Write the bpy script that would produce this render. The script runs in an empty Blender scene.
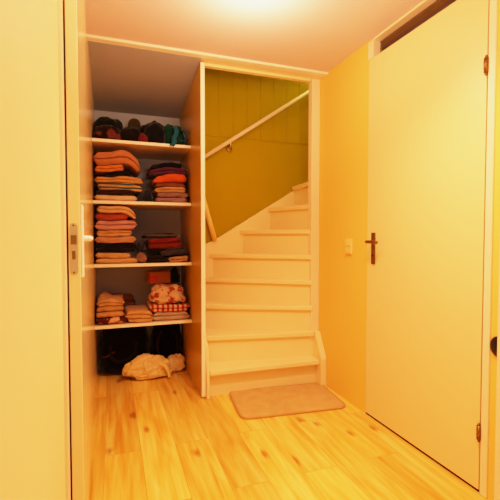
import bpy, bmesh, math, random
from mathutils import Vector, Matrix, noise

S = bpy.context.scene
C = S.collection
PI = math.pi
rnd = random.Random(7)

# ------------------------------------------------------------------ dimensions
CEIL = 2.13          # hall ceiling
XR = 1.38            # wall with the flush door
YF = 2.42            # front plane of closet and stairs
PX0, PX1 = 0.527, 0.551   # partition between closet and stairs
CLX = -0.115         # inner face of the closet's other side
CLB = 3.22           # closet back
STB = 2.96           # stairwell back wall
RISE = 0.18

# ------------------------------------------------------------------ helpers
def link(name, bm, mat, parent=None, smooth=False):
    me = bpy.data.meshes.new(name)
    bmesh.ops.recalc_face_normals(bm, faces=bm.faces[:])
    bm.to_mesh(me); bm.free()
    if smooth:
        for p in me.polygons: p.use_smooth = True
    if mat: me.materials.append(mat)
    o = bpy.data.objects.new(name, me); C.objects.link(o)
    if parent: o.parent = parent
    return o

def tag(o, label=None, cat=None, group=None, kind=None):
    if label: o['label'] = label
    if cat: o['category'] = cat
    if group: o['group'] = group
    if kind: o['kind'] = kind
    return o

def thing(name, label, cat, loc=(0, 0, 0), rz=0, group=None, kind=None):
    o = bpy.data.objects.new(name, None); C.objects.link(o)
    o.location = loc; o.rotation_euler = (0, 0, rz)
    o.empty_display_size = 0.05
    return tag(o, label, cat, group, kind)

def box(bm, x0, x1, y0, y1, z0, z1, bev=0.0, seg=2):
    r = bmesh.ops.create_cube(bm, size=1)
    vs = r['verts']
    for v in vs:
        v.co = Vector(((x0 + x1) / 2 + v.co.x * (x1 - x0), (y0 + y1) / 2 + v.co.y * (y1 - y0), (z0 + z1) / 2 + v.co.z * (z1 - z0)))
    if bev > 0:
        es = list({e for v in vs for e in v.link_edges})
        bmesh.ops.bevel(bm, geom=es, offset=bev, segments=seg, affect='EDGES', profile=0.5)
    return vs

def boxes(*bs, bev=0.0):
    bm = bmesh.new()
    for b in bs: box(bm, *b, bev=bev)
    return bm

def prism(bm, pts, ax, a, b, bev=0.0):
    """extrude 2D polygon along axis ax (0,1,2) from a to b"""
    def mk(p, t):
        if ax == 0: return (t, p[0], p[1])
        if ax == 1: return (p[0], t, p[1])
        return (p[0], p[1], t)
    v0 = [bm.verts.new(mk(p, a)) for p in pts]
    v1 = [bm.verts.new(mk(p, b)) for p in pts]
    fs = [bm.faces.new(v0[::-1]), bm.faces.new(v1)]
    n = len(pts)
    for i in range(n):
        fs.append(bm.faces.new((v0[i], v0[(i + 1) % n], v1[(i + 1) % n], v1[i])))
    bmesh.ops.recalc_face_normals(bm, faces=fs)
    if bev > 0:
        es = list({e for f in fs for e in f.edges})
        bmesh.ops.bevel(bm, geom=es, offset=bev, segments=2, affect='EDGES', profile=0.5)

def tube(bm, pts, r, n=12, cap=True):
    pts = [Vector(p) for p in pts]
    rs = r if isinstance(r, (list, tuple)) else [r] * len(pts)
    rings = []
    for i, p in enumerate(pts):
        if i == 0: t = pts[1] - p
        elif i == len(pts) - 1: t = p - pts[i - 1]
        else: t = (pts[i + 1] - p).normalized() + (p - pts[i - 1]).normalized()
        t.normalize()
        up = Vector((0, 0, 1)) if abs(t.z) < 0.9 else Vector((1, 0, 0))
        a = t.cross(up).normalized(); b = t.cross(a).normalized()
        rings.append([bm.verts.new(p + (a * math.cos(k * 2 * PI / n) + b * math.sin(k * 2 * PI / n)) * rs[i]) for k in range(n)])
    for i in range(len(rings) - 1):
        for k in range(n):
            bm.faces.new((rings[i][k], rings[i][(k + 1) % n], rings[i + 1][(k + 1) % n], rings[i + 1][k]))
    if cap:
        bm.faces.new(rings[0][::-1]); bm.faces.new(rings[-1])

def smooth_path(pts, n=8):
    """Catmull-Rom through pts"""
    P = [Vector(p) for p in pts]
    P = [P[0] * 2 - P[1]] + P + [P[-1] * 2 - P[-2]]
    out = []
    for i in range(1, len(P) - 2):
        for k in range(n):
            t = k / n
            a, b, c, d = P[i - 1], P[i], P[i + 1], P[i + 2]
            out.append(0.5 * ((2 * b) + (c - a) * t + (2 * a - 5 * b + 4 * c - d) * t * t + (3 * b - a - 3 * c + d) * t ** 3))
    out.append(P[-2])
    return out

# ------------------------------------------------------------------ materials
def mat_base(name):
    m = bpy.data.materials.new(name); m.use_nodes = True
    nt = m.node_tree
    return m, nt, nt.nodes['Principled BSDF']

def srgb(r, g, b):
    f = lambda c: (c / 255) / 12.92 if c / 255 <= 0.04045 else ((c / 255 + 0.055) / 1.055) ** 2.4
    return (f(r), f(g), f(b), 1)

def paint(name, col, rough=0.5, var=0.06, scale=3.0, bump=0.02, spec=0.5, coat=0.0, brush=(1, 1, 1)):
    m, nt, p = mat_base(name)
    N = nt.nodes; L = nt.links
    tc = N.new('ShaderNodeTexCoord')
    mp = N.new('ShaderNodeMapping'); mp.inputs['Scale'].default_value = brush
    L.new(tc.outputs['Object'], mp.inputs['Vector'])
    n1 = N.new('ShaderNodeTexNoise'); n1.inputs['Scale'].default_value = scale; n1.inputs['Detail'].default_value = 4
    L.new(mp.outputs[0], n1.inputs['Vector'])
    mx = N.new('ShaderNodeMix'); mx.data_type = 'RGBA'
    mx.inputs[6].default_value = tuple(c * (1 - var) for c in col[:3]) + (1,)
    mx.inputs[7].default_value = tuple(min(1, c * (1 + var)) for c in col[:3]) + (1,)
    L.new(n1.outputs['Fac'], mx.inputs[0]); L.new(mx.outputs[2], p.inputs['Base Color'])
    n2 = N.new('ShaderNodeTexNoise'); n2.inputs['Scale'].default_value = 180; n2.inputs['Detail'].default_value = 3
    L.new(mp.outputs[0], n2.inputs['Vector'])
    bp = N.new('ShaderNodeBump'); bp.inputs['Strength'].default_value = bump; bp.inputs['Distance'].default_value = 0.01
    L.new(n2.outputs['Fac'], bp.inputs['Height']); L.new(bp.outputs[0], p.inputs['Normal'])
    p.inputs['Roughness'].default_value = rough
    p.inputs['Specular IOR Level'].default_value = spec
    p.inputs['Coat Weight'].default_value = coat
    p.inputs['Coat Roughness'].default_value = 0.12
    return m

def metal(name, col, rough=0.3):
    m, nt, p = mat_base(name)
    N = nt.nodes; L = nt.links
    p.inputs['Metallic'].default_value = 1.0
    tc = N.new('ShaderNodeTexCoord')
    n1 = N.new('ShaderNodeTexNoise'); n1.inputs['Scale'].default_value = 60
    L.new(tc.outputs['Object'], n1.inputs['Vector'])
    mr = N.new('ShaderNodeMapRange'); mr.inputs['To Min'].default_value = rough * 0.8; mr.inputs['To Max'].default_value = rough * 1.25
    L.new(n1.outputs['Fac'], mr.inputs['Value']); L.new(mr.outputs[0], p.inputs['Roughness'])
    p.inputs['Base Color'].default_value = col
    return m

_cloth = {}
def cloth(col, col2=None, pattern=None, scale=1.0):
    key = (col, col2, pattern, scale)
    if key in _cloth: return _cloth[key]
    m, nt, p = mat_base('cloth')
    N = nt.nodes; L = nt.links
    tc = N.new('ShaderNodeTexCoord')
    gm = sum(col) / 3
    c1 = srgb(*[(c * 0.88 + gm * 0.12) * 0.93 for c in col])
    n1 = N.new('ShaderNodeTexNoise'); n1.inputs['Scale'].default_value = 14; n1.inputs['Detail'].default_value = 5
    L.new(tc.outputs['Object'], n1.inputs['Vector'])
    mx = N.new('ShaderNodeMix'); mx.data_type = 'RGBA'
    mx.inputs[6].default_value = tuple(c * 0.72 for c in c1[:3]) + (1,)
    mx.inputs[7].default_value = tuple(min(1, c * 1.2) for c in c1[:3]) + (1,)
    L.new(n1.outputs['Fac'], mx.inputs[0])
    out = mx.outputs[2]
    if pattern:
        c2 = srgb(*col2)
        if pattern == 'stripe':
            t = N.new('ShaderNodeTexWave'); t.inputs['Scale'].default_value = 9 * scale; t.inputs['Distortion'].default_value = 1.0
            t.bands_direction = 'X'; f = t.outputs['Fac']
        elif pattern == 'band':
            t = N.new('ShaderNodeTexWave'); t.inputs['Scale'].default_value = 9 * scale; t.inputs['Distortion'].default_value = 0.16
            t.bands_direction = 'Z'; f = t.outputs['Fac']
        else:
            t = N.new('ShaderNodeTexNoise'); t.inputs['Scale'].default_value = 30 * scale; t.inputs['Detail'].default_value = 2
            f = t.outputs['Fac']
        L.new(tc.outputs['Object'], t.inputs['Vector'])
        rp = N.new('ShaderNodeValToRGB')
        rp.color_ramp.elements[0].position = 0.5; rp.color_ramp.elements[1].position = 0.6
        L.new(f, rp.inputs['Fac'])
        m2 = N.new('ShaderNodeMix'); m2.data_type = 'RGBA'
        L.new(rp.outputs['Color'], m2.inputs[0]); L.new(out, m2.inputs[6]); m2.inputs[7].default_value = c2
        out = m2.outputs[2]
    L.new(out, p.inputs['Base Color'])
    n2 = N.new('ShaderNodeTexNoise'); n2.inputs['Scale'].default_value = 250; n2.inputs['Detail'].default_value = 2
    L.new(tc.outputs['Object'], n2.inputs['Vector'])
    bp = N.new('ShaderNodeBump'); bp.inputs['Strength'].default_value = 0.35; bp.inputs['Distance'].default_value = 0.004
    L.new(n2.outputs['Fac'], bp.inputs['Height']); L.new(bp.outputs[0], p.inputs['Normal'])
    p.inputs['Roughness'].default_value = 0.92
    p.inputs['Specular IOR Level'].default_value = 0.15
    p.inputs['Sheen Weight'].default_value = 0.15
    _cloth[key] = m
    return m

def wood_floor():
    m, nt, p = mat_base('laminate')
    N = nt.nodes; L = nt.links
    tc = N.new('ShaderNodeTexCoord')
    sw = N.new('ShaderNodeMapping'); sw.inputs['Rotation'].default_value = (0, 0, PI / 2)
    sw.inputs['Location'].default_value = (0.35, 0.045, 0)
    L.new(tc.outputs['Object'], sw.inputs['Vector'])
    br = N.new('ShaderNodeTexBrick')
    br.inputs['Scale'].default_value = 1.0
    br.inputs['Brick Width'].default_value = 1.15; br.inputs['Row Height'].default_value = 0.165
    br.inputs['Mortar Size'].default_value = 0.0016; br.inputs['Mortar Smooth'].default_value = 0.4
    br.inputs['Color1'].default_value = (0, 0, 0, 1); br.inputs['Color2'].default_value = (1, 1, 1, 1)
    br.inputs['Mortar'].default_value = (0.5, 0.5, 0.5, 1); br.offset = 0.37; br.offset_frequency = 2
    L.new(sw.outputs[0], br.inputs['Vector'])
    # per plank shift of the grain
    sc = N.new('ShaderNodeVectorMath'); sc.operation = 'MULTIPLY'; sc.inputs[1].default_value = (3.7, 9.1, 0)
    L.new(br.outputs['Color'], sc.inputs[0])
    ad = N.new('ShaderNodeVectorMath'); ad.operation = 'ADD'
    L.new(tc.outputs['Object'], ad.inputs[0]); L.new(sc.outputs[0], ad.inputs[1])
    g = N.new('ShaderNodeMapping'); g.inputs['Scale'].default_value = (34, 2.2, 1)
    L.new(ad.outputs[0], g.inputs['Vector'])
    n1 = N.new('ShaderNodeTexNoise'); n1.inputs['Scale'].default_value = 1; n1.inputs['Detail'].default_value = 6; n1.inputs['Distortion'].default_value = 0.6
    L.new(g.outputs[0], n1.inputs['Vector'])
    g2 = N.new('ShaderNodeMapping'); g2.inputs['Scale'].default_value = (9, 1.5, 1)
    L.new(ad.outputs[0], g2.inputs['Vector'])
    n2 = N.new('ShaderNodeTexNoise'); n2.inputs['Scale'].default_value = 1; n2.inputs['Detail'].default_value = 3; n2.inputs['Distortion'].default_value = 1.2
    L.new(g2.outputs[0], n2.inputs['Vector'])
    r1 = N.new('ShaderNodeValToRGB'); e = r1.color_ramp.elements
    e[0].position = 0.28; e[0].color = FLO[0]
    e[1].position = 0.72; e[1].color = FLO[2]
    k = e.new(0.5); k.color = FLO[1]
    mixn = N.new('ShaderNodeMath'); mixn.operation = 'MULTIPLY_ADD'; mixn.inputs[1].default_value = 0.55
    a2 = N.new('ShaderNodeMath'); a2.operation = 'MULTIPLY'; a2.inputs[1].default_value = 0.45
    L.new(n2.outputs['Fac'], a2.inputs[0]); L.new(n1.outputs['Fac'], mixn.inputs[0]); L.new(a2.outputs[0], mixn.inputs[2])
    L.new(mixn.outputs[0], r1.inputs['Fac'])
    # knots
    g3 = N.new('ShaderNodeMapping'); g3.inputs['Scale'].default_value = (3.6, 1.7, 1); g3.inputs['Location'].default_value = (0.35, 0.1, 0)
    L.new(ad.outputs[0], g3.inputs['Vector'])
    vo = N.new('ShaderNodeTexVoronoi'); vo.inputs['Scale'].default_value = 1.0; vo.voronoi_dimensions = '2D'
    L.new(g3.outputs[0], vo.inputs['Vector'])
    rk = N.new('ShaderNodeValToRGB'); rk.color_ramp.elements[0].position = 0.02; rk.color_ramp.elements[0].color = (1, 1, 1, 1)
    rk.color_ramp.elements[1].position = 0.085; rk.color_ramp.elements[1].color = (0, 0, 0, 1)
    kd = N.new('ShaderNodeMath'); kd.operation = 'MULTIPLY_ADD'; kd.inputs[1].default_value = 0.16
    L.new(n1.outputs['Fac'], kd.inputs[0]); 
    sb = N.new('ShaderNodeMath'); sb.operation = 'SUBTRACT'; sb.inputs[1].default_value = 0.08
    L.new(vo.outputs['Distance'], sb.inputs[0]); L.new(sb.outputs[0], kd.inputs[2]); L.new(kd.outputs[0], rk.inputs['Fac'])
    mk = N.new('ShaderNodeMix'); mk.data_type = 'RGBA'; mk.inputs[7].default_value = FLO[3]
    km = N.new('ShaderNodeMath'); km.operation = 'MULTIPLY'; km.inputs[1].default_value = 0.75
    L.new(rk.outputs['Color'], km.inputs[0]); L.new(km.outputs[0], mk.inputs[0]); L.new(r1.outputs['Color'], mk.inputs[6])
    # plank tone
    tone = N.new('ShaderNodeMapRange'); tone.inputs['To Min'].default_value = 0.84; tone.inputs['To Max'].default_value = 1.1
    L.new(br.outputs['Color'], tone.inputs['Value'])
    mt = N.new('ShaderNodeVectorMath'); mt.operation = 'SCALE'
    L.new(mk.outputs[2], mt.inputs[0]); L.new(tone.outputs[0], mt.inputs['Scale'])
    mm = N.new('ShaderNodeMix'); mm.data_type = 'RGBA'; mm.inputs[7].default_value = FLO[3]
    mf = N.new('ShaderNodeMath'); mf.operation = 'MULTIPLY'; mf.inputs[1].default_value = 0.45
    L.new(br.outputs['Fac'], mf.inputs[0]); L.new(mf.outputs[0], mm.inputs[0]); L.new(mt.outputs[0], mm.inputs[6])
    L.new(mm.outputs[2], p.inputs['Base Color'])
    bp = N.new('ShaderNodeBump'); bp.inputs['Strength'].default_value = 0.08; bp.inputs['Distance'].default_value = 0.004
    L.new(n1.outputs['Fac'], bp.inputs['Height']); L.new(bp.outputs[0], p.inputs['Normal'])
    p.inputs['Roughness'].default_value = 0.36
    p.inputs['Specular IOR Level'].default_value = 0.45
    return m

FLO = [srgb(212, 132, 28), srgb(240, 190, 82), srgb(254, 224, 128), srgb(150, 78, 14)]

M = {}
M['floor'] = wood_floor()
M['ceiling'] = paint('ceiling_paint', srgb(233, 208, 196), 0.85, 0.02, 2, 0.03)
M['wall'] = paint('wall_yellow', srgb(246, 202, 98), 0.6, 0.02, 2, 0.05)
M['wall_l'] = paint('wall_left_yellow', srgb(240, 228, 164), 0.6, 0.02, 2, 0.03)
M['mustard'] = paint('stairwell_mustard', srgb(172, 152, 0), 0.7, 0.03, 2, 0.05, spec=0.1)
M['door'] = paint('door_cream', srgb(243, 216, 150), 0.38, 0.015, 2, 0.01)
M['door_l'] = paint('door_gloss', srgb(248, 224, 160), 0.16, 0.02, 2, 0.004, spec=0.9)
M['trim'] = paint('trim_cream', srgb(250, 225, 180), 0.4, 0.02, 4, 0.01)
M['stair'] = paint('stair_cream', srgb(249, 222, 160), 0.4, 0.03, 5, 0.015)
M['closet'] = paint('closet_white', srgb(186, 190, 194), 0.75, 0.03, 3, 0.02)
M['closet_slope'] = paint('closet_slope_shaded', srgb(164, 162, 160), 0.8, 0.03, 3, 0.02)  # closet white made darker, shade on the slope put into its colour
M['panel'] = paint('panel_beige', srgb(200, 160, 40), 0.3, 0.03, 3, 0.01)
M['shelf'] = paint('shelf_cream', srgb(238, 205, 150), 0.45, 0.03, 5, 0.01)
M['edge'] = paint('shelf_edge', srgb(255, 240, 210), 0.4, 0.02, 5, 0.01)
M['bronze'] = metal('bronze', srgb(140, 112, 66), 0.42)
M['steel'] = metal('steel', srgb(205, 190, 160), 0.35)
M['white_metal'] = paint('white_enamel', srgb(255, 250, 238), 0.3, 0.01, 5, 0.0)
M['black'] = paint('black_plastic', srgb(14, 11, 9), 0.4, 0.1, 8, 0.0)
M['dark'] = paint('gap_shade', srgb(25, 14, 6), 0.8, 0.1, 8, 0.0)  # near-black colour that stands in for shade in the door gaps
M['switch'] = paint('switch_white', srgb(250, 214, 135), 0.35, 0.01, 8, 0.0)
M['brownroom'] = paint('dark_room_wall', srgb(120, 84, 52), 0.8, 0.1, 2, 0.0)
M['rodwood'] = paint('rod_wood', srgb(250, 205, 120), 0.45, 0.08, 6, 0.03, brush=(6, 6, 1))

# glass of the transom
m, nt, p = mat_base('transom_glass')
p.inputs['Base Color'].default_value = (0.8, 0.75, 0.7, 1); p.inputs['Transmission Weight'].default_value = 1
p.inputs['Roughness'].default_value = 0.08; p.inputs['IOR'].default_value = 1.45
M['glass'] = m

# ------------------------------------------------------------------ room shell
def struct(name, bm, mat, label, cat='wall', smooth=False):
    o = link(name, bm, mat, None, smooth)
    return tag(o, label, cat, None, 'structure')

struct('floor', boxes((-1.2, 2.6, -1.0, 3.4, -0.06, 0)), M['floor'], 'oak plank laminate floor with dark knots', 'floor')
struct('ceiling', boxes((-1.2, XR + 0.25, -0.6, YF, CEIL, CEIL + 0.08)), M['ceiling'], 'smooth peach toned hall ceiling', 'ceiling')
# wall with the flush door: pieces round the opening
DY0, DY1, DZ, TZ = 1.146, 1.898, 2.022, 2.120
struct('wall_right', boxes((XR, XR + 0.1, DY1, YF + 0.06, 0, CEIL), (XR, XR + 0.1, 0.2, DY0 - 0.036, 0, CEIL),
                           (XR, XR + 0.1, DY0 - 0.036, DY1, TZ, CEIL)), M['wall'],
       'warm yellow wall around the flush cream door', 'wall')
wl = struct('wall_left', boxes((-0.26, -0.13, -0.1, 1.19, 0, CEIL), (-0.26, -0.2, 1.2, 2.0, 0, CEIL), bev=0.0), M['wall_l'],
       'pale yellow wall beside the open door edge', 'wall')
bm = bmesh.new(); box(bm, -0.16, -0.119, 1.176, 1.2, 0, CEIL, bev=0.004)
struct('trim_1', bm, M['trim'], 'cream corner strip ending the pale yellow wall', 'trim')
# closet shell
struct('wall_closet_side', boxes((-0.2, CLX, 1.985, CLB, 0, CEIL)), M['door_l'], 'glossy cream side wall of the closet behind the open door', 'wall')
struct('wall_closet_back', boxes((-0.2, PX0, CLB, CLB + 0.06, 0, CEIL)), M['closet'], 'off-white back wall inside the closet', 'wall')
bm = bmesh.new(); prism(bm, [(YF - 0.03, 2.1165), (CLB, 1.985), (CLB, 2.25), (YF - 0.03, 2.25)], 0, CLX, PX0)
struct('ceiling_closet', bm, M['closet_slope'], 'sloping off-white ceiling inside the closet, darkened for shade', 'ceiling')
# partition: tall board between closet and stairs
bm = bmesh.new(); box(bm, PX0, PX1, YF, CLB, 0, 2.112, bev=0.003)
struct('wall_partition', bm, M['panel'], 'tall beige board wall dividing closet from stairs', 'wall')
bm = bmesh.new(); box(bm, PX0 - 0.001, PX1 + 0.001, YF - 0.006, YF, 0.012, 2.104, bev=0.002)
struct('trim_2', bm, M['edge'], 'pale edge strip on the board wall between closet and stairs', 'trim')
# long moulding on the ceiling along closet and stairs
bm = bmesh.new(); prism(bm, [(YF - 0.078, CEIL), (YF - 0.078, CEIL - 0.009), (YF - 0.074, CEIL - 0.013), (YF - 0.03, CEIL - 0.013), (YF - 0.03, CEIL)], 0, CLX, XR)
struct('trim_3', bm, M['edge'], 'cream moulding along the ceiling over closet and stairs', 'trim')
# stair opening: head boards and jamb
bm = bmesh.new(); box(bm, PX0 + 0.002, XR, YF - 0.03, YF + 0.06, 2.119, CEIL, bev=0.002)
struct('trim_4', bm, M['trim'], 'cream head board over the stair opening', 'trim')
bm = bmesh.new(); box(bm, PX1, 1.31, YF + 0.032, YF + 0.07, 2.103, 2.121, bev=0.003)
struct('trim_5', bm, M['stair'], 'inner cream strip under the head board of the stairs', 'trim')
bm = bmesh.new(); box(bm, 1.316, XR, YF + 0.028, YF + 0.08, 0.30, 2.121, bev=0.004)
struct('trim_6', bm, M['trim'], 'cream upright jamb between the stairs and the yellow wall', 'trim')
# stairwell
struct('wall_back', boxes((PX1, 2.4, STB, STB + 0.06, 0, 2.9)), M['mustard'], 'mustard yellow back wall of the stairwell', 'wall')
struct('wall_stairwell_end', boxes((2.4, 2.46, YF, STB + 0.06, 0, 2.9)), M['mustard'], 'mustard end wall of the stairwell', 'wall')
struct('wall_stairwell_front', boxes((XR, 2.4, YF + 0.06, YF + 0.09, 0, 2.9)), M['mustard'], 'mustard inner wall beside the upper steps', 'wall')
struct('wall_stairwell_header', boxes((PX1, XR, YF + 0.03, YF + 0.06, 2.13, 2.9)), M['mustard'], 'mustard inner wall above the stair opening', 'wall')
struct('wall_stairwell_side', boxes((PX1 - 0.03, PX1 + 0.004, YF + 0.06, STB, 2.1, 2.9)), M['mustard'], 'mustard side wall above the board wall', 'wall')
struct('ceiling_stairwell', boxes((PX1 - 0.03, 2.46, YF, STB + 0.06, 2.9, 2.96)), M['mustard'], 'stairwell ceiling high above the steps', 'ceiling')
# vertical boarding on the upper back wall
bm = bmesh.new()
x = PX1 + 0.006
while x < 2.38:
    box(bm, x, min(x + 0.1133, 2.395), STB - 0.004, STB, 1.80, 2.895, bev=0.001, seg=1); x += 0.1145
struct('trim_7', bm, M['mustard'], 'vertical mustard boarding on the upper stairwell wall', 'trim')

# ------------------------------------------------------------------ flush door, casing, transom
d = thing('door_1', 'flush cream door with bronze lever in the yellow wall', 'door', (XR, DY0, 0), kind='structure')
def rel(o, base):   # keep world placement of meshes built in world space
    o.location = -Vector(base); return o
b = (XR, DY0, 0)
bm = bmesh.new(); box(bm, XR - 0.004, XR + 0.036, DY0 + 0.003, DY1 - 0.004, 0.012, DZ, bev=0.003)
rel(link('door_leaf', bm, M['door'], d), b)
bm = bmesh.new(); box(bm, XR + 0.004, XR + 0.05, DY0 - 0.0, DY1, 0.0, 0.012)  # dark strip painted in as the shade under the door leaf
rel(link('under_door_shade', bm, M['dark'], d), b)
hz, hy = 1.0, 1.832
bm = bmesh.new(); box(bm, XR - 0.012, XR - 0.003, hy - 0.016, hy + 0.016, 0.875, 1.052, bev=0.004)
hp = rel(link('handle', bm, M['bronze'], d), b); hp['label'] = 'bronze handle plate'
bm = bmesh.new()
tube(bm, [(XR - 0.010, hy, 1.0), (XR - 0.05, hy, 1.0)], 0.009, 14)
tube(bm, smooth_path([(XR - 0.05, hy + 0.006, 1.0), (XR - 0.055, hy - 0.02, 1.001), (XR - 0.052, hy - 0.06, 1.0), (XR - 0.05, hy - 0.085, 0.998)], 5), 0.0085, 12)
lv = link('lever', bm, M['bronze'], hp, True)
bm = bmesh.new(); tube(bm, [(XR - 0.0125, hy, 0.925), (XR - 0.0118, hy, 0.925)], 0.006, 12)
link('keyhole', bm, M['black'], hp)
for z in (0.25, 1.69):
    bm = bmesh.new()
    tube(bm, [(XR - 0.011, DY0, z - 0.028), (XR - 0.011, DY0, z + 0.028)], 0.0085, 14)
    for k in (-0.032, 0.032):
        tube(bm, [(XR - 0.011, DY0, z + k - 0.006), (XR - 0.011, DY0, z + k + 0.006)], [0.006, 0.004] if k > 0 else [0.004, 0.006], 12)
    for k in (-0.01, 0.01):
        tube(bm, [(XR - 0.011, DY0, z + k - 0.0015), (XR - 0.011, DY0, z + k + 0.0015)], 0.0095, 14)
    h = rel(link('hinge', bm, M['bronze'], d, True), b)
bm = bmesh.new()
box(bm, XR - 0.008, XR + 0.05, DY0 - 0.036, DY0 - 0.004, 0, TZ, bev=0.004)
struct('trim_8', bm, M['trim'], 'narrow cream casing on the hinge side of the flush door', 'trim')
bm = bmesh.new(); box(bm, XR + 0.002, XR + 0.05, DY0 - 0.005, DY0 + 0.004, 0, DZ)  # dark filler whose colour imitates shade beside the leaf
struct('casing_gap_shade', bm, M['dark'], 'dark strip put in as the shade between flush door and casing', 'trim')
w = thing('window_1', 'dark narrow transom window above the flush door', 'window', (XR, DY0, DZ), kind='structure')
b2 = (XR, DY0, DZ)
bm = boxes((XR - 0.003, XR + 0.05, DY1 - 0.045, DY1 + 0.004, DZ + 0.002, TZ, ), (XR - 0.004, XR + 0.06, DY0, DY1 - 0.045, TZ - 0.006, TZ + 0.006),
           (XR + 0.02, XR + 0.06, DY0, DY1 - 0.045, DZ - 0.0, DZ + 0.01))
rel(link('window_frame', bm, M['trim'], w), b2)
bm = boxes((XR + 0.04, XR + 0.044, DY0, DY1 - 0.045, DZ + 0.008, TZ - 0.006))
rel(link('pane', bm, M['glass'], w), b2)
# dark room seen through the transom
struct('wall_dark_room', boxes((2.0, 2.05, 0.4, 2.4, 0, 2.5), (XR + 0.1, 2.0, 0.4, 0.45, 0, 2.5), (XR + 0.1, 2.0, 2.36, 2.41, 0, 2.5),
       (XR + 0.1, 2.05, 0.4, 2.41, 2.45, 2.5)), M['brownroom'], 'dim brown room wall behind the transom window', 'wall')

# switch
sw = thing('light_switch', 'small cream double light switch on the yellow wall beside the door handle', 'light switch', (XR, 2.075, 0.968))
bm = bmesh.new(); box(bm, -0.01, 0, -0.036, 0.036, -0.048, 0.048, bev=0.004); link('switch_plate', bm, M['switch'], sw)
for z in (-0.021, 0.021):
    bm = bmesh.new(); box(bm, -0.014, -0.009, -0.025, 0.025, z - 0.018, z + 0.018, bev=0.002); link('rocker', bm, M['switch'], sw)

# ------------------------------------------------------------------ open door seen edge-on
ang = math.atan2(0.020, 0.78)
hx, hyy = -0.104, 1.98
d2 = thing('door_2', 'open cream door seen edge-on with white handle and steel lock plate', 'door', (hx, hyy, 0), ang, kind='structure')
# local: leaf runs toward -y, thickness toward -x
W = 0.78
bm = bmesh.new(); box(bm, -0.0315, 0, -W, 0, 0.006, 2.10, bev=0.0025)
link('door_leaf', bm, M['door_l'], d2)
lz = 0.995
bm = bmesh.new()
def rrect(w, h, n=8):
    r = w / 2; pts = []
    for k in range(n + 1): a = k * PI / n; pts.append((r * math.cos(a), h / 2 - r + r * math.sin(a)))
    for k in range(n + 1): a = PI + k * PI / n; pts.append((r * math.cos(a), -h / 2 + r + r * math.sin(a)))
    return pts
prism(bm, [(-0.0175 + p[0], lz + p[1]) for p in rrect(0.021, 0.146)], 1, -W - 0.0018, -W + 0.004)
lp = link('lock_plate', bm, M['steel'], d2); lp['label'] = 'steel lock plate'
bm = bmesh.new(); prism(bm, [(-0.0245, 1.008), (-0.0105, 1.008), (-0.0105, 1.034), (-0.0245, 1.034)], 1, -W - 0.011, -W, bev=0.001)
link('latch', bm, M['bronze'], lp)
bm = boxes((-0.022, -0.013, -W - 0.003, -W, 0.966, 0.990), bev=0.001)
link('deadbolt', bm, M['bronze'], lp)
for z in (lz + 0.066, lz - 0.066):
    bm = bmesh.new(); tube(bm, [(-0.0175, -W - 0.0026, z), (-0.0175, -W, z)], 0.003, 10); link('screw', bm, M['bronze'], lp)
bm = bmesh.new(); box(bm, 0.0, 0.007, -W + 0.03, -W + 0.068, 0.91, 1.122, bev=0.003)
hp = link('handle', bm, M['white_metal'], d2); hp['label'] = 'white handle plate with lever'
bm = bmesh.new()
tube(bm, [(0.006, -W + 0.05, 1.024), (0.018, -W + 0.05, 1.024)], 0.009, 14)
tube(bm, smooth_path([(0.019, -W + 0.044, 1.024), (0.024, -W + 0.075, 1.024), (0.023, -W + 0.12, 1.024), (0.022, -W + 0.16, 1.022)], 5), 0.0085, 12)
link('lever', bm, M['white_metal'], hp, True)

# ------------------------------------------------------------------ door leaf standing open against the yellow wall, and stop
d3 = thing('door_3', 'edge of a pale door standing open in front of the yellow wall by the casing', 'door', (1.375, 0.35, 0), kind='structure')
bm = bmesh.new(); box(bm, -0.040, -0.003, 0, 0.70, 0.008, 2.05, bev=0.003); link('door_leaf', bm, M['trim'], d3)
bm = bmesh.new()
tube(bm, [(0, 0, 0), (-0.006, 0, 0), (-0.010, 0, 0), (-0.014, 0, 0), (-0.016, 0, 0)], [0.042, 0.042, 0.038, 0.026, 0.010], 24)
k = link('door_stop', bm, M['black'], None, True); k.location = (XR, 1.068, 0.612)
tag(k, 'round black door stop on the wall beside the pale open door edge', 'door stop')

# ------------------------------------------------------------------ staircase
st = thing('staircase', 'cream painted winding staircase turning behind the jamb', 'staircase', (0.95, YF, 0))
sb = (0.95, YF, 0)
Ln = {1: (PX1 + 0.024, 2.388), 2: (PX1 + .002, 2.56), 3: (PX1 + .002, 2.79), 4: (0.60, 2.93), 5: (0.695, 2.93), 6: (0.945, 2.93), 7: (1.18, 2.93), 8: (1.395, 2.93), 9: (1.62, 2.93), 10: (1.83, 2.93), 11: (2.04, 2.93)}
Rn = {1: (1.337, 2.362), 2: (1.335, 2.43), 3: (1.325, 2.435), 4: (1.32, 2.44), 5: (1.32, 2.445), 6: (1.325, 2.455), 7: (1.335, 2.465), 8: (1.385, 2.53), 9: (1.60, 2.53), 10: (1.81, 2.53), 11: (2.02, 2.53)}
def off(k, dd):
    """nosing line k moved inward by dd"""
    a = Vector(Ln[k]); c = Vector(Rn[k]); t = (c - a).normalized(); n = Vector((-t.y, t.x))   # points to +y for k small
    return a + n * dd, c + n * dd
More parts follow.
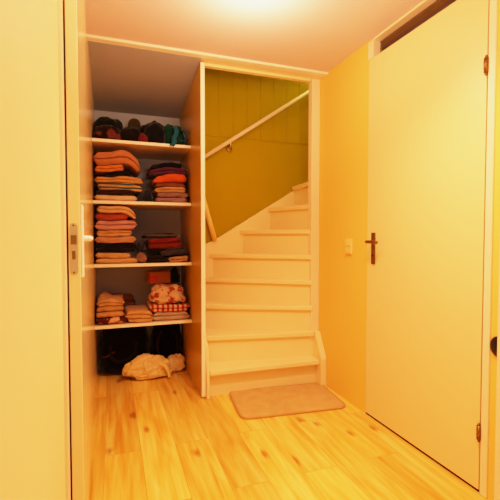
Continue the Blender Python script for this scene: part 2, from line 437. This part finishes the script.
for k in range(1, 11):
    z = RISE * k
    a, c = Vector(Ln[k]), Vector(Rn[k])
    e, f = off(k + 1, 0.03)
    poly = [tuple(a), tuple(c)]
    if (f - c).length > 0.012: poly.append(tuple(f))
    poly.append(tuple(e))
    if k == 3: poly.append((PX1 + 0.003, 2.93))
    bm = bmesh.new()
    prism(bm, poly, 2, z - 0.032, z, bev=0.005)
    rel(link('tread', bm, M['stair'], st), sb)
    a2, c2 = off(k, 0.022 if k > 1 else 0.055); a3, c3 = off(k, 0.036 if k > 1 else 0.07)
    bm = bmesh.new(); prism(bm, [tuple(a2), tuple(c2), tuple(c3), tuple(a3)], 2, z - RISE + (0 if k > 1 else 0.0), z - 0.03)
    rel(link('riser', bm, M['stair'], st), sb)
# first step's low riser board at the floor
bm = bmesh.new(); prism(bm, [(2.335, 0.0), (2.335, 0.188), (2.34, 0.205), (2.425, 0.362), (2.475, 0.362), (2.475, 0)], 0, 1.337, 1.379, bev=0.004)
rel(link('stringer', bm, M['stair'], st), sb)
bm = bmesh.new(); prism(bm, [(2.39, 0.0), (2.39, 0.16), (2.395, 0.175), (2.425, 0.33), (2.55, 0.42), (2.58, 0)], 0, PX1 + .002, PX1 + 0.022, bev=0.004)
rel(link('stringer', bm, M['stair'], st), sb)
bm = bmesh.new(); prism(bm, [(PX1 + 0.002, 0.1), (PX1 + 0.002, 0.93), (0.735, 0.997), (1.53, 1.476), (2.2, 1.88), (2.2, 1.1), (1.2, 0.1)], 1, 2.93, STB - 0.002, bev=0.002)
rel(link('stringer', bm, M['stair'], st), sb)
bm = bmesh.new(); box(bm, 1.345, 1.377, YF + 0.082, YF + 0.11, 0, 1.45, bev=0.004)
rel(link('newel_post', bm, M['stair'], st), sb)

# handrail on the back wall
hr = thing('handrail', 'pale round handrail climbing across the mustard stairwell wall', 'handrail', (0.877, 2.955, 1.69))
hb = (0.877, 2.955, 1.69)
bm = bmesh.new(); tube(bm, [(0.58, 2.90, 1.572), (1.9, 2.90, 2.46)], 0.015, 16)
rel(link('rail', bm, M['trim'], hr, True), hb)
for x in (0.865, 1.62):
    zr = 1.572 + (x - 0.58) * (2.46 - 1.572) / 1.32
    bm = bmesh.new()
    tube(bm, [(x, STB - 0.009, zr - 0.055), (x, STB - 0.018, zr - 0.055)], 0.022, 18)
    tube(bm, smooth_path([(x, STB - 0.015, zr - 0.055), (x, 2.925, zr - 0.055), (x, 2.905, zr - 0.04), (x, 2.90, zr - 0.012)], 5), 0.008, 10)
    rel(link('bracket', bm, M['steel'], hr, True), hb)
# loose wooden rod
bm = bmesh.new(); tube(bm, [(0.742, 2.913, 0.998), (0.7, 2.912, 1.14), (0.58, 2.9, 1.56)], [0.019, 0.019, 0.018], 14)
bmesh.ops.bevel(bm, geom=[e for e in bm.edges if len(e.link_faces) == 2 and any(len(f.verts) > 6 for f in e.link_faces)], offset=0.006, segments=2, affect='EDGES')
tag(link('wooden_rod', bm, M['rodwood'], None, True), 'short pale wooden rod leaning in the stairwell corner behind the board wall', 'rod')

# ------------------------------------------------------------------ rug
def rug():
    t = thing('rug', 'small beige rug with rounded corners on the floor before the stairs', 'rug', (1.018, 2.222, 0), math.radians(-5.5))
    W2, D2, R = 0.325, 0.20, 0.05
    def outline(dd, n=8):
        pts = []
        for cx, cy, a0 in ((W2 - R, D2 - R, 0), (-W2 + R, D2 - R, PI / 2), (-W2 + R, -D2 + R, PI), (W2 - R, -D2 + R, 1.5 * PI)):
            for k in range(n + 1):
                a = a0 + k * PI / 2 / n
                pts.append((cx + (R - dd) * math.cos(a), cy + (R - dd) * math.sin(a)))
        return pts
    bm = bmesh.new()
    nx, ny = 64, 42
    V = {}
    for i in range(nx + 1):
        for j in range(ny + 1):
            x = -W2 + 2 * W2 * i / nx; y = -D2 + 2 * D2 * j / ny
            ax, ay = abs(x) - (W2 - R), abs(y) - (D2 - R)
            if ax > 0 and ay > 0:
                l = math.hypot(ax, ay); mx_ = max(ax, ay)
                s = mx_ / l
                x = math.copysign(W2 - R + ax * s, x); y = math.copysign(D2 - R + ay * s, y)
            z = 0.013 + 0.003 * noise.noise(Vector((x * 18, y * 18, 0))) + rnd.uniform(-0.0012, 0.0012)
            if i in (0, nx) or j in (0, ny): z = 0.006
            V[i, j] = bm.verts.new((x, y, z))
    for i in range(nx):
        for j in range(ny): bm.faces.new((V[i, j], V[i + 1, j], V[i + 1, j + 1], V[i, j + 1]))
    m = cloth((230, 180, 100)); link('pile', bm, m, t, True)
    bm = bmesh.new(); tube(bm, [(p[0], p[1], 0.007) for p in outline(0.002) + outline(0.002)[:1]], 0.0068, 8, False)
    link('border', bm, cloth((220, 162, 82)), t, True)
rug()

# ------------------------------------------------------------------ closet shelves
SY = 2.73
SH = {}
for nm, zl, zr, lab in (('d', 0.444, 0.440, 'lowest closet shelf, under a flat tan cloth and a crumpled patterned blanket'),
                        ('c', 0.850, 0.846, 'second closet shelf from the floor, under the tallest folded stack'),
                        ('b', 1.264, 1.264, 'third closet shelf from the floor, under the orange and purple folded clothes'),
                        ('a', 1.661, 1.663, 'topmost closet shelf, under dark hats and a teal scarf')):
    z = (zl + zr) / 2; SH[nm] = z
    t = thing('shelf', lab, 'shelf', ((CLX + PX0) / 2, SY, z), group='closet shelves')
    bb = ((CLX + PX0) / 2, SY, z)
    bm = bmesh.new(); box(bm, CLX + 0.001, PX0 - 0.001, SY + 0.003, CLB - 0.001, z - 0.020, z)
    rel(link('board', bm, M['shelf'], t), bb)
    bm = bmesh.new(); box(bm, CLX + 0.001, PX0 - 0.001, SY, SY + 0.004, z - 0.020, z + 0.0005, bev=0.001)
    o = rel(link('edge_band', bm, M['edge'], t), bb); o['label'] = 'pale front edge'

# ------------------------------------------------------------------ clothes
def folded(name, label, cat, x0, x1, z0, h, col, yfront=SY + 0.02, depth=0.30, layers=2, seed=0, mat=None, tilt=0.0, sag=0.003, group=None, droop=None, ym=None):
    """a piece of cloth folded back and forth: front shows round folds"""
    R = random.Random(seed * 31 + 5)
    w = x1 - x0; t = h / layers
    nseg = 18; nd = 8
    # serpentine outline (y from 0 front to depth)
    prof = []
    half = t * 0.47
    # outer skin: go up the front with rounded bulge per layer, then back
    front = []
    for L in range(layers):
        zc = (L + 0.5) * t
        pull = R.uniform(0, 0.016) if layers > 1 else 0
        for k in range(nd + 1):
            a = -PI / 2 + PI * k / nd
            front.append((pull + half - half * math.cos(a) * 1.0, zc + half * math.sin(a)))
        if L < layers - 1: front.append((half * 1.5 + pull, (L + 1) * t))
    nb = 8
    top = [(half + (depth - 2 * half) * k / nb, h - 0.03 * t) for k in range(1, nb + 1)]
    back = [(depth - half * 0.2, h * 0.8), (depth, h * 0.5), (depth - half * 0.2, h * 0.15)]
    bot = [(depth - half - (depth - 2 * half) * k / 3, 0.0) for k in range(0, 4)][:-1]
    prof = front + top + back + bot
    bm = bmesh.new(); rings = []
    for i in range(nseg + 1):
        u = i / nseg
        # rounding near the ends
        e = min(u, 1 - u) * w
        rr = min(h * 0.45, 0.03)
        s = 1.0 if e >= rr else math.sqrt(max(0.0, 1 - ((rr - e) / rr) ** 2))
        s = 0.3 + 0.7 * s
        ring = []
        for (y, z) in prof:
            f = z / h
            zz = h * 0.5 + (z - h * 0.5) * s
            if zz < z and z < h * 0.5: pass
            wob = noise.noise(Vector((u * 3.1 + seed * 7.7, y * 6, seed * 1.3)))
            wob2 = noise.noise(Vector((u * 6.3 + seed * 3.3, f * 3.0 + 5, seed * 2.1)))
            zz += sag * wob * f * 1.5
            zz += tilt * (u - 0.5) * w
            yy = y + (1 - s) * 0.02 + 0.013 * wob2 + 0.004 * noise.noise(Vector((u * 15, z * 40, seed)))
            shz = max([q for q in SH.values() if q < z0 + 0.005] or [0])
            zz += (z0 + max(z, 0) - shz) * 0.10 * noise.noise(Vector((6.5 * (x0 + u * w), 3 * (yfront + y), shz * 9)))
            xx = x0 + u * w + 0.016 * noise.noise(Vector((y * 7, z * 25 + 3, seed * 1.9 + (5 if u > 0.5 else 0)))) * (2 * u - 1)
            if droop and u > droop[0]:
                q = (u - droop[0]) / (1 - droop[0])
                zz -= droop[1] * q * q
            ring.append(bm.verts.new((xx, yfront + yy, z0 + max(zz, 0.0005) if not droop else z0 + zz)))
        rings.append(ring)
    n = len(prof)
    for i in range(nseg):
        for k in range(n):
            bm.faces.new((rings[i][k], rings[i][(k + 1) % n], rings[i + 1][(k + 1) % n], rings[i + 1][k]))
    bm.faces.new(rings[0]); bm.faces.new(rings[-1][::-1])
    o = link(name, bm, mat or cloth(col), None, True)
    # origin to base centre
    base = Vector(((x0 + x1) / 2, yfront + depth / 2, z0))
    for v in o.data.vertices: v.co -= base
    o.location = base
    return tag(o, label, cat, group)

def crumple(name, label, cat, c, size, col, seed=0, amp=0.22, freq=2.2, mat=None, flat=0.25, rz=0.0, sub=4, parent=None, boxy=0.0, fn=None):
    """a soft crumpled heap whose underside lies flat at c.z"""
    bm = bmesh.new(); bmesh.ops.create_icosphere(bm, subdivisions=sub, radius=1)
    for v in bm.verts:
        p = v.co.copy(); d0 = p.normalized()
        if boxy: 
            q = Vector([math.copysign(abs(a) ** (1 - boxy), a) for a in d0]); mxx = max(abs(q.x), abs(q.y), abs(q.z)); 
            d0 = d0 * (1 - boxy) + q / max(mxx, 1e-6) * boxy * 0.9
        o3 = Vector((seed * 3.1, seed * 1.7, seed * 5.3))
        a = noise.noise(d0 * freq + o3)
        r2 = 1 - abs(noise.noise(d0 * freq * 1.9 + o3 * 2))
        r3 = 1 - abs(noise.noise(d0 * freq * 4.1 + o3 * 3))
        k = 1 + amp * (a * 0.9 + (r2 - 0.75) * 0.9 + (r3 - 0.75) * 0.4)
        p = d0 * k
        if p.z < -0.0: p.z *= flat
        if fn: p = fn(p)
        v.co = Vector((p.x * size[0] / 2, p.y * size[1] / 2, p.z * size[2] / (1 + flat)))
    zmin = min(v.co.z for v in bm.verts)
    for v in bm.verts: v.co.z -= zmin
    o = link(name, bm, mat or cloth(col), parent, True)
    o.location = c; o.rotation_euler = (0, 0, rz)
    if parent is None: tag(o, label, cat)
    return o

X = lambda u: -0.12 + (u - 92) * 0.0065     # closet width scale

# --- third shelf, taller stack
zb = SH['b'] + 0.001
z = zb; g = 'folded clothes on the third closet shelf'
def stack(rows, z):
    for r in rows:
        name, label, u0, u1, h, col, kw = r
        folded(name, label, 'clothing', max(X(u0), CLX + 0.012), min(X(u1), PX0 - 0.012), z, h, col, **kw)
        z += h * kw.get('eff', 1.0) if False else h + 0.001
    return z
stack([
 ('folded_sweater', 'pale beige folded sweater at the bottom of the taller stack on the third shelf', 94, 135, .040, (236, 196, 150), dict(seed=1, layers=1)),
 ('folded_sweater', 'dark brown folded sweater above the pale beige one on the third shelf', 97, 131, .034, (58, 28, 18), dict(seed=2, layers=1, yfront=SY + .03)),
 ('folded_shirt', 'tan and blue-green folded shirt with a dark fold below the black cloth', 97, 141, .044, (222, 170, 108), dict(seed=3, layers=2, mat=cloth((226, 172, 108), (60, 92, 92), 'band', 1.4), droop=(.6, .014))),
 ('folded_sweater', 'wide tan folded sweater under the black cloth on the third shelf', 92.5, 142, .042, (222, 158, 84), dict(seed=4, layers=2, yfront=SY + .015)),
], zb)
z = zb + .040 + .034 + .044 + .042 + .004
folded('folded_shirt', 'small black folded cloth sticking out under the orange shirt', 'clothing', X(106), X(130), z, .028, (14, 12, 10), seed=5, layers=1, yfront=SY + .012, depth=.2)
folded('folded_shirt', 'orange folded shirt under the big salmon sweater', 'clothing', X(95), X(122), z + .029, .046, (238, 138, 40), seed=6, layers=2, yfront=SY + .025)
folded('folded_sweater', 'big salmon brown folded sweater topping the taller stack on the third shelf', 'clothing', CLX + .008, X(139), z + .076, .088, (206, 128, 74), seed=7, layers=2, yfront=SY + .012, depth=.32, droop=(.70, .055))
crumple('scarf', 'dark navy crumpled scarf squeezed between the two stacks on the third shelf', 'scarf', (X(147), SY + .06, zb), (.06, .12, .085), (28, 36, 52), seed=3)

# --- third shelf, shorter stack
stack([
 ('folded_shirt', 'lilac grey folded shirt at the bottom of the stack with purple on the third shelf', 155, 188, .034, (168, 128, 128), dict(seed=11, layers=1)),
 ('folded_shirt', 'greyish mauve folded shirt second from the bottom beside the navy scarf', 156, 189, .034, (160, 120, 110), dict(seed=12, layers=1, yfront=SY + .028)),
 ('folded_shirt', 'tan folded shirt under a thin brown one on the third shelf', 154, 187, .036, (212, 158, 98), dict(seed=13, layers=2)),
 ('folded_shirt', 'thin brown folded shirt under the bright orange-red one', 154, 186, .028, (140, 78, 40), dict(seed=14, layers=1, yfront=SY + .03)),
 ('folded_shirt', 'bright orange-red folded shirt on the third shelf', 153, 187, .056, (240, 96, 22), dict(seed=15, layers=1, tilt=.06)),
 ('folded_sweater', 'purple folded sweater draped over the orange-red shirt', 148, 188, .044, (92, 40, 74), dict(seed=16, layers=2, yfront=SY + .022)),
 ('folded_sweater', 'black folded sweater topping the purple one', 150, 183, .034, (24, 14, 16), dict(seed=17, layers=1, yfront=SY + .035)),
], zb)

# --- second shelf, tall stack
zc = SH['c'] + .001
stack([
 ('folded_towel', 'pale tan folded towel at the bottom of the tall stack on the second shelf', 94, 137, .032, (226, 176, 112), dict(seed=21, layers=1)),
 ('folded_towel', 'tan tapering folded towel under the black trousers', 94, 128, .036, (222, 170, 104), dict(seed=22, layers=1, tilt=-.06)),
 ('folded_trousers', 'black folded trousers in the tall stack on the second shelf', 93, 135, .060, (26, 20, 14), dict(seed=23, layers=2, yfront=SY + .03)),
 ('folded_shirt', 'taupe folded shirt above the black trousers', 95, 134, .042, (206, 152, 112), dict(seed=24, layers=1)),
 ('folded_shirt', 'tan folded shirt under the lilac pink one on the second shelf', 95, 130, .042, (232, 172, 110), dict(seed=25, layers=2)),
 ('folded_shirt', 'lilac pink folded shirt in the middle of the tall stack', 93, 134, .058, (212, 150, 138), dict(seed=26, layers=2, yfront=SY + .014)),
 ('folded_shirt', 'rust red folded shirt under the beige topmost sweater', 95, 127, .046, (186, 84, 48), dict(seed=27, layers=1, yfront=SY + .03)),
], zc)
z = zc + .032 + .036 + .06 + .042 + .042 + .058 + .046 + .008
folded('folded_sweater', 'beige folded sweater topping the tall stack, sliding off sideways', 'clothing', X(97), X(134), z, .046, (232, 180, 124), seed=28, layers=2, yfront=SY + .008, droop=(.5, .05))

# --- second shelf, low heap
folded('folded_trousers', 'dark brown folded trousers under the red sweater on the second shelf', 'clothing', X(142), X(167), zc, .046, (36, 22, 16), seed=31, layers=2, yfront=SY + .03)
folded('folded_shirt', 'small tan folded shirt at the partition end of the second shelf', 'clothing', X(168), PX0 - .014, zc, .040, (204, 150, 88), seed=32, layers=2, yfront=SY + .02, tilt=.08)
folded('folded_trousers', 'slate blue folded trousers resting on the small tan shirt', 'clothing', X(160), PX0 - .012, zc + .048, .036, (66, 58, 62), seed=33, layers=1, yfront=SY + .03, tilt=.10)
folded('folded_sweater', 'dark red folded sweater on the low heap of the second shelf', 'clothing', X(147), X(183), zc + .096, .072, (132, 34, 20), seed=34, layers=2, yfront=SY + .05, tilt=.04)
folded('folded_sweater', 'slate grey folded sweater with a dark top over the dark red one', 'clothing', X(144), X(177), zc + .166, .040, (104, 84, 82), seed=35, layers=1, yfront=SY + .075, tilt=.04, mat=cloth((104, 84, 82), (30, 24, 26), 'band', 1.5))
crumple('bundle', 'small taupe cloth bundle between the two heaps on the second shelf', 'clothing', (X(139.5), SY + .07, zc), (.075, .12, .075), (150, 110, 92), seed=8)
crumple('scarf', 'dark navy scarf lying on the taupe bundle', 'scarf', (X(140), SY + .10, zc + .076), (.07, .12, .065), (40, 44, 56), seed=12)

# --- lowest shelf
zd = SH['d'] + .001
stack([
 ('folded_shirt', 'maroon and white patterned folded shirt at the bottom of the small tan stack', 94, 124, .048, (120, 30, 24), dict(seed=41, layers=1, mat=cloth((96, 24, 20), (226, 170, 130), 'spot', 0.7))),
 ('folded_towel', 'tan folded towel directly on the maroon patterned shirt', 94, 121, .036, (216, 158, 88), dict(seed=42, layers=1)),
 ('folded_towel', 'tan folded towel in the middle of the small stack on the lowest shelf', 94, 121, .036, (208, 150, 82), dict(seed=43, layers=1, yfront=SY + .026)),
 ('folded_towel', 'wrinkled tan folded towel topping the small stack on the lowest shelf', 95, 121, .040, (222, 166, 96), dict(seed=44, layers=2, sag=.02)),
], zd)
folded('folded_blanket', 'brown folded blanket behind the small tan stack on the lowest shelf', 'blanket', X(94) , X(136), zd, .15, (150, 88, 34), seed=45, layers=3, yfront=SY + .345, depth=.12)
folded('folded_cloth', 'flat tan folded cloth with a visible top on the lowest shelf', 'cloth', X(123), X(150), zd, .075, (226, 166, 92), seed=46, layers=3, yfront=SY + .012, depth=.30, tilt=-.05)
folded('folded_blanket', 'grey-white folded blanket under the red and white striped one', 'blanket', X(150), PX0 - .012, zd, .058, (200, 168, 136), seed=47, layers=2)
folded('folded_blanket', 'red and white striped folded blanket on the lowest shelf', 'blanket', X(148), PX0 - .010, zd + .060, .050, (232, 176, 128), seed=48, layers=2, yfront=SY + .015, mat=cloth((236, 190, 140), (176, 40, 26), 'stripe', 1.0))
crumple('blanket', 'crumpled cream blanket with red brown pattern on the lowest shelf', 'blanket', (X(167.5), SY + .15, zd + .111), (.255, .27, .13), (236, 184, 128), seed=5, amp=.25, freq=2.4, flat=.3, boxy=.35, mat=cloth((238, 186, 128), (150, 62, 30), 'spot', 0.9))
# small cardboard box lying on the crumpled blanket
bt = thing('cardboard_box', 'small orange brown box tucked under the second shelf, on the crumpled blanket', 'box', (X(160), SY + .25, zd + .245), 0.12)
bm = bmesh.new(); box(bm, -.075, .075, -.07, .07, 0, .085, bev=.003); link('box_body', bm, paint('kraft', srgb(160, 98, 40), .8, .1, 6, .05), bt)
bm = bmesh.new(); box(bm, -.078, -.02, -.073, -.069, .012, .055, bev=.001); o = link('box_label', bm, paint('red_label', srgb(176, 52, 26), .7, .1, 6, .0), bt); o['label'] = 'red patch on the box'
crumple('scarf', 'dark green rolled cloth beside the orange brown box', 'scarf', (X(178), SY + .24, zd + .235), (.085, .14, .11), (26, 26, 20), seed=17)

# --- top shelf
za = SH['a'] + .001
crumple('knit_scarf', 'dark multicoloured knit scarf lying in front at the closet side end of the top shelf', 'scarf', (X(107), SY + .085, za), (.185, .14, .11), (52, 26, 24), seed=21, amp=.16, freq=1.8, boxy=.3, mat=cloth((34, 20, 18), (104, 52, 38), 'spot', .6))
crumple('jacket', 'dark green crumpled jacket heaped at the closet side end of the top shelf', 'jacket', (X(108), SY + .275, za), (.225, .20, .215), (22, 28, 15), seed=22, amp=.15, freq=1.7, boxy=.3)
crumple('jacket', 'black crumpled jacket lying in the middle of the top shelf', 'jacket', (X(130), SY + .10, za), (.155, .15, .115), (22, 15, 14), seed=23, amp=.16, freq=1.8, boxy=.3)
crumple('jacket', 'dark plum crumpled jacket heaped beside the olive hat on the top shelf', 'jacket', (X(156), SY + .29, za), (.22, .22, .22), (34, 20, 27), seed=24, amp=.16, freq=1.7, boxy=.2)
crumple('glove', 'red knitted glove peeking out on the front of the top shelf', 'glove', (X(142), SY + .03, za), (.06, .06, .06), (118, 22, 16), seed=25, amp=.2)
crumple('shawl', 'black shawl lying in front of the plum jacket on the top shelf', 'shawl', (X(154), SY + .09, za), (.155, .14, .15), (20, 19, 24), seed=26, amp=.16, freq=1.8, boxy=.3)
# olive hat: crown, brim and band
crumple('jacket', 'dark olive crumpled jacket under the olive hat on the top shelf', 'jacket', (X(135), SY + .29, za), (.15, .22, .13), (44, 37, 17), seed=30, amp=.12, freq=1.8, boxy=.3)
ht = thing('hat', 'olive green hat with a round crown on the top shelf', 'hat', (X(135), SY + .27, za + .125), .3)
ht.rotation_euler = (math.radians(10), 0, .3)
def lathe(bm, prof, n=32, sq=1.0, wob=0.0):
    rings = []
    for r, z in prof:
        rings.append([bm.verts.new((r * math.cos(k * 2 * PI / n), r * sq * math.sin(k * 2 * PI / n), z + wob * r * math.sin(2 * k * 2 * PI / n))) for k in range(n)])
    for i in range(len(rings) - 1):
        for k in range(n): bm.faces.new((rings[i][k], rings[i][(k + 1) % n], rings[i + 1][(k + 1) % n], rings[i + 1][k]))
    bm.faces.new(rings[-1]); bm.faces.new(rings[0][::-1])
bm = bmesh.new(); lathe(bm, [(.043, .008), (.046, .035), (.044, .06), (.036, .082), (.02, .094), (.006, .098)]); link('crown', bm, cloth((84, 72, 24)), ht, True)
bm = bmesh.new(); lathe(bm, [(.042, .004), (.055, .003), (.066, .0), (.067, .004), (.055, .010), (.044, .014)], wob=.12); link('brim', bm, cloth((76, 64, 22)), ht, True)
bm = bmesh.new(); lathe(bm, [(.0455, .012), (.0475, .014), (.0478, .03), (.0465, .032)]); link('hat_band', bm, cloth((40, 34, 14)), ht, True)
# teal scarf with hanging fringe end
sc_ = thing('teal_scarf', 'teal scarf on the top shelf with blue end hanging over the edge', 'scarf', (X(177.5), SY + .12, za))
crumple('scarf_fold', None, None, (-.012, 0.09, 0), (.18, .25, .18), (16, 84, 60), seed=31, amp=.16, freq=1.7, boxy=.35, parent=sc_)
bm = bmesh.new()
def ribbon(bm, pts, w, th=.004):
    P = smooth_path(pts, 8); prev = None
    for i, p_ in enumerate(P):
        s = 1 + .15 * math.sin(i * .9)
        vs = [bm.verts.new(p_ + Vector((dx * w * s / 2, dy, .004 * math.sin(dx * 3 + i)))) for dx, dy in ((-1, 0), (-.3, -th), (.3, -.4 * th), (1, 0), (.3, th), (-.3, th))]
        if prev:
            for k in range(6): bm.faces.new((prev[k], prev[(k + 1) % 6], vs[(k + 1) % 6], vs[k]))
        else: bm.faces.new(vs[::-1])
        prev = vs
    bm.faces.new(prev)
ribbon(bm, [(.0, -.02, .15), (-.012, -.085, .125), (-.008, -.108, .085), (-.026, -.122, .045), (-.030, -.131, .005), (-.046, -.133, -.016)], .034)
o = link('scarf_end', bm, cloth((24, 112, 146)), sc_, True); o['label'] = 'blue hanging end'
bm = bmesh.new()
ribbon(bm, [(.035, -.03, .13), (.042, -.085, .105), (.060, -.100, .075), (.058, -.108, .045), (.036, -.112, .026), (.016, -.110, .034)], .022, .006)
o = link('scarf_strand', bm, cloth((22, 96, 128)), sc_, True); o['label'] = 'curled blue strand'

# --- closet floor
cb = cloth((14, 12, 10)); 
bg = thing('travel_bag', 'big black travel bag on the closet floor beside the open door side', 'bag', (.08, 3.09, 0))
crumple('bag_body', None, None, (0, 0, .001), (.37, .20, .375), (14, 12, 10), seed=41, amp=.10, boxy=.5, flat=.7, parent=bg, mat=cb)
bm = bmesh.new(); tube(bm, smooth_path([(-.10, -.095, .24), (-.09, -.118, .15), (-.02, -.125, .12), (.06, -.118, .16), (.09, -.09, .25)], 7), .010, 10)
o = link('bag_handle', bm, cloth((30, 18, 14)), bg, True)
bm = bmesh.new(); tube(bm, smooth_path([(-.155, -.08, .155), (-.135, -.105, .162), (-.105, -.112, .175), (-.07, -.112, .195)], 6), .006, 8)
o = link('zipper', bm, cloth((120, 34, 18)), bg, True); o['label'] = 'dark red zipper'
bp_ = thing('backpack', 'black backpack on the closet floor beside the board wall', 'backpack', (.395, 3.125, 0))
crumple('backpack_body', None, None, (0, 0, .001), (.25, .15, .37), (15, 12, 11), seed=43, amp=.10, boxy=.45, flat=.7, parent=bp_, mat=cb)
for s, cc in ((-1, (64, 26, 18)), (1, (26, 20, 18))):
    bm = bmesh.new(); tube(bm, smooth_path([(s * .04, -.06, .30), (s * .07, -.088, .25), (s * .078, -.098, .18), (s * .065, -.095, .12), (s * .03, -.082, .09)], 7), .0095, 10)
    link('strap', bm, cloth(cc), bp_, True)
# pale crumpled plastic bags
def pbag(label, c, size, seed, col, rz):
    t = thing('plastic_bag', label, 'bag', c, rz)
    m_ = paint('plastic_film', srgb(*col), .35, .12, 8, .1)
    crumple('bag_body', None, None, (0, 0, .001), size, col, seed=seed, amp=.34, freq=1.7, flat=.35, parent=t, mat=m_, sub=5)
    bm = bmesh.new()
    a = size[0] * .36
    tube(bm, smooth_path([(a * .6, -.02, size[2] * .62), (a * .95, -.045, size[2] * .55), (a * 1.15, -.06, size[2] * .30), (a * 1.2, -.07, .012)], 6), [.022 - .012 * i / 18 for i in range(19)], 10)
    link('bag_handle', bm, m_, t, True)
pbag('larger pale yellow crumpled plastic bag on the closet floor in front of the travel bag', (.245, 2.90, 0), (.31, .12, .17), 51, (236, 198, 118), .0)
pbag('smaller pale crumpled plastic bag leaning by the black backpack', (.43, 2.985, 0), (.18, .10, .12), 58, (238, 204, 132), PI)

# ------------------------------------------------------------------ lamps and added fill lights
def lamp(name, kind, loc, energy, col, **kw):
    l = bpy.data.lights.new(name, kind); l.energy = energy; l.color = col
    for k_, v_ in kw.items(): setattr(l, k_, v_)
    o = bpy.data.objects.new(name, l); C.objects.link(o); o.location = loc
    return o
WARM = (1.0, 0.565, 0.38)
lamp('ceiling_lamp', 'POINT', (0.60, 1.64, 1.93), 18, WARM, shadow_soft_size=0.09)
a = lamp('bounce_fill', 'AREA', (0.5, 0.3, 2.08), 12, WARM, shape='RECTANGLE', size=1.2)  # added area fill imitating light bounced off the ceiling
a.data.size_y = 1.2
dl = lamp('floor_fill', 'SPOT', (0.76, 1.1, 2.11), 150, WARM, spot_size=math.radians(125), spot_blend=1.0, shadow_soft_size=0.06)  # added spot that brightens the floor, no such fitting seen
fl = lamp('bounced_flash', 'SPOT', (0.35, -0.1, 1.25), 95, (1.0, 0.66, 0.48), spot_size=math.radians(95), spot_blend=1.0, shadow_soft_size=0.08)
fl.rotation_euler = (Vector((0.35, -0.1, 1.25)) - Vector((0.6, 0.9, 2.1))).to_track_quat('Z', 'Y').to_euler()
lamp('landing_fill', 'POINT', (1.9, 2.72, 2.75), 18, (1, .85, .4), shadow_soft_size=0.1)  # added unseen fill that brightens the upper stairwell wall

wd = bpy.data.worlds.new('World'); S.world = wd; wd.use_nodes = True
bgn = wd.node_tree.nodes['Background']
bgn.inputs['Color'].default_value = (1.0, 0.66, 0.48, 1); bgn.inputs['Strength'].default_value = 0.6

# ------------------------------------------------------------------ camera
f, h = 392.0, 1.03
u0 = v0 = 250.0
up = Vector((0, math.cos(math.atan((v0 - 236.5) / f)), math.sin(math.atan((v0 - 236.5) / f))))
dv = Vector((112 - u0, v0 - 236.5, -f)).normalized()
yv = (dv - up * dv.dot(up)).normalized()
xv = yv.cross(up)
R = Matrix((xv, yv, up))     # camera -> world
cam = bpy.data.cameras.new('camera'); cam.sensor_width = 36; cam.lens = f / 500 * 36; cam.clip_start = 0.02
co = bpy.data.objects.new('camera', cam); C.objects.link(co)
co.matrix_world = Matrix.Translation((0, 0, h)) @ R.to_4x4()
S.camera = co
S.view_settings.view_transform = 'Standard'
S.view_settings.look = 'None'
S.view_settings.exposure = 0.0

# film-like response: gentle toe and shoulder
S.view_settings.use_curve_mapping = True
cm = S.view_settings.curve_mapping
WL = 3.0
cm.white_level = (WL, WL, WL)
cm.extend = 'HORIZONTAL'
resp = lambda x: 0.92 * (1 - math.exp(-(1.5 * x) ** 1.25))
cu = cm.curves[3]
xs = [0, .03, .08, .15, .25, .4, .6, .85, 1.15, 1.6, 2.2, 3.0]
while len(cu.points) > 2: cu.points.remove(cu.points[1])
cu.points[0].location = (0, 0); cu.points[-1].location = (1, resp(WL))
for x in xs[1:-1]: cu.points.new(x / WL, resp(x))
cm.update()
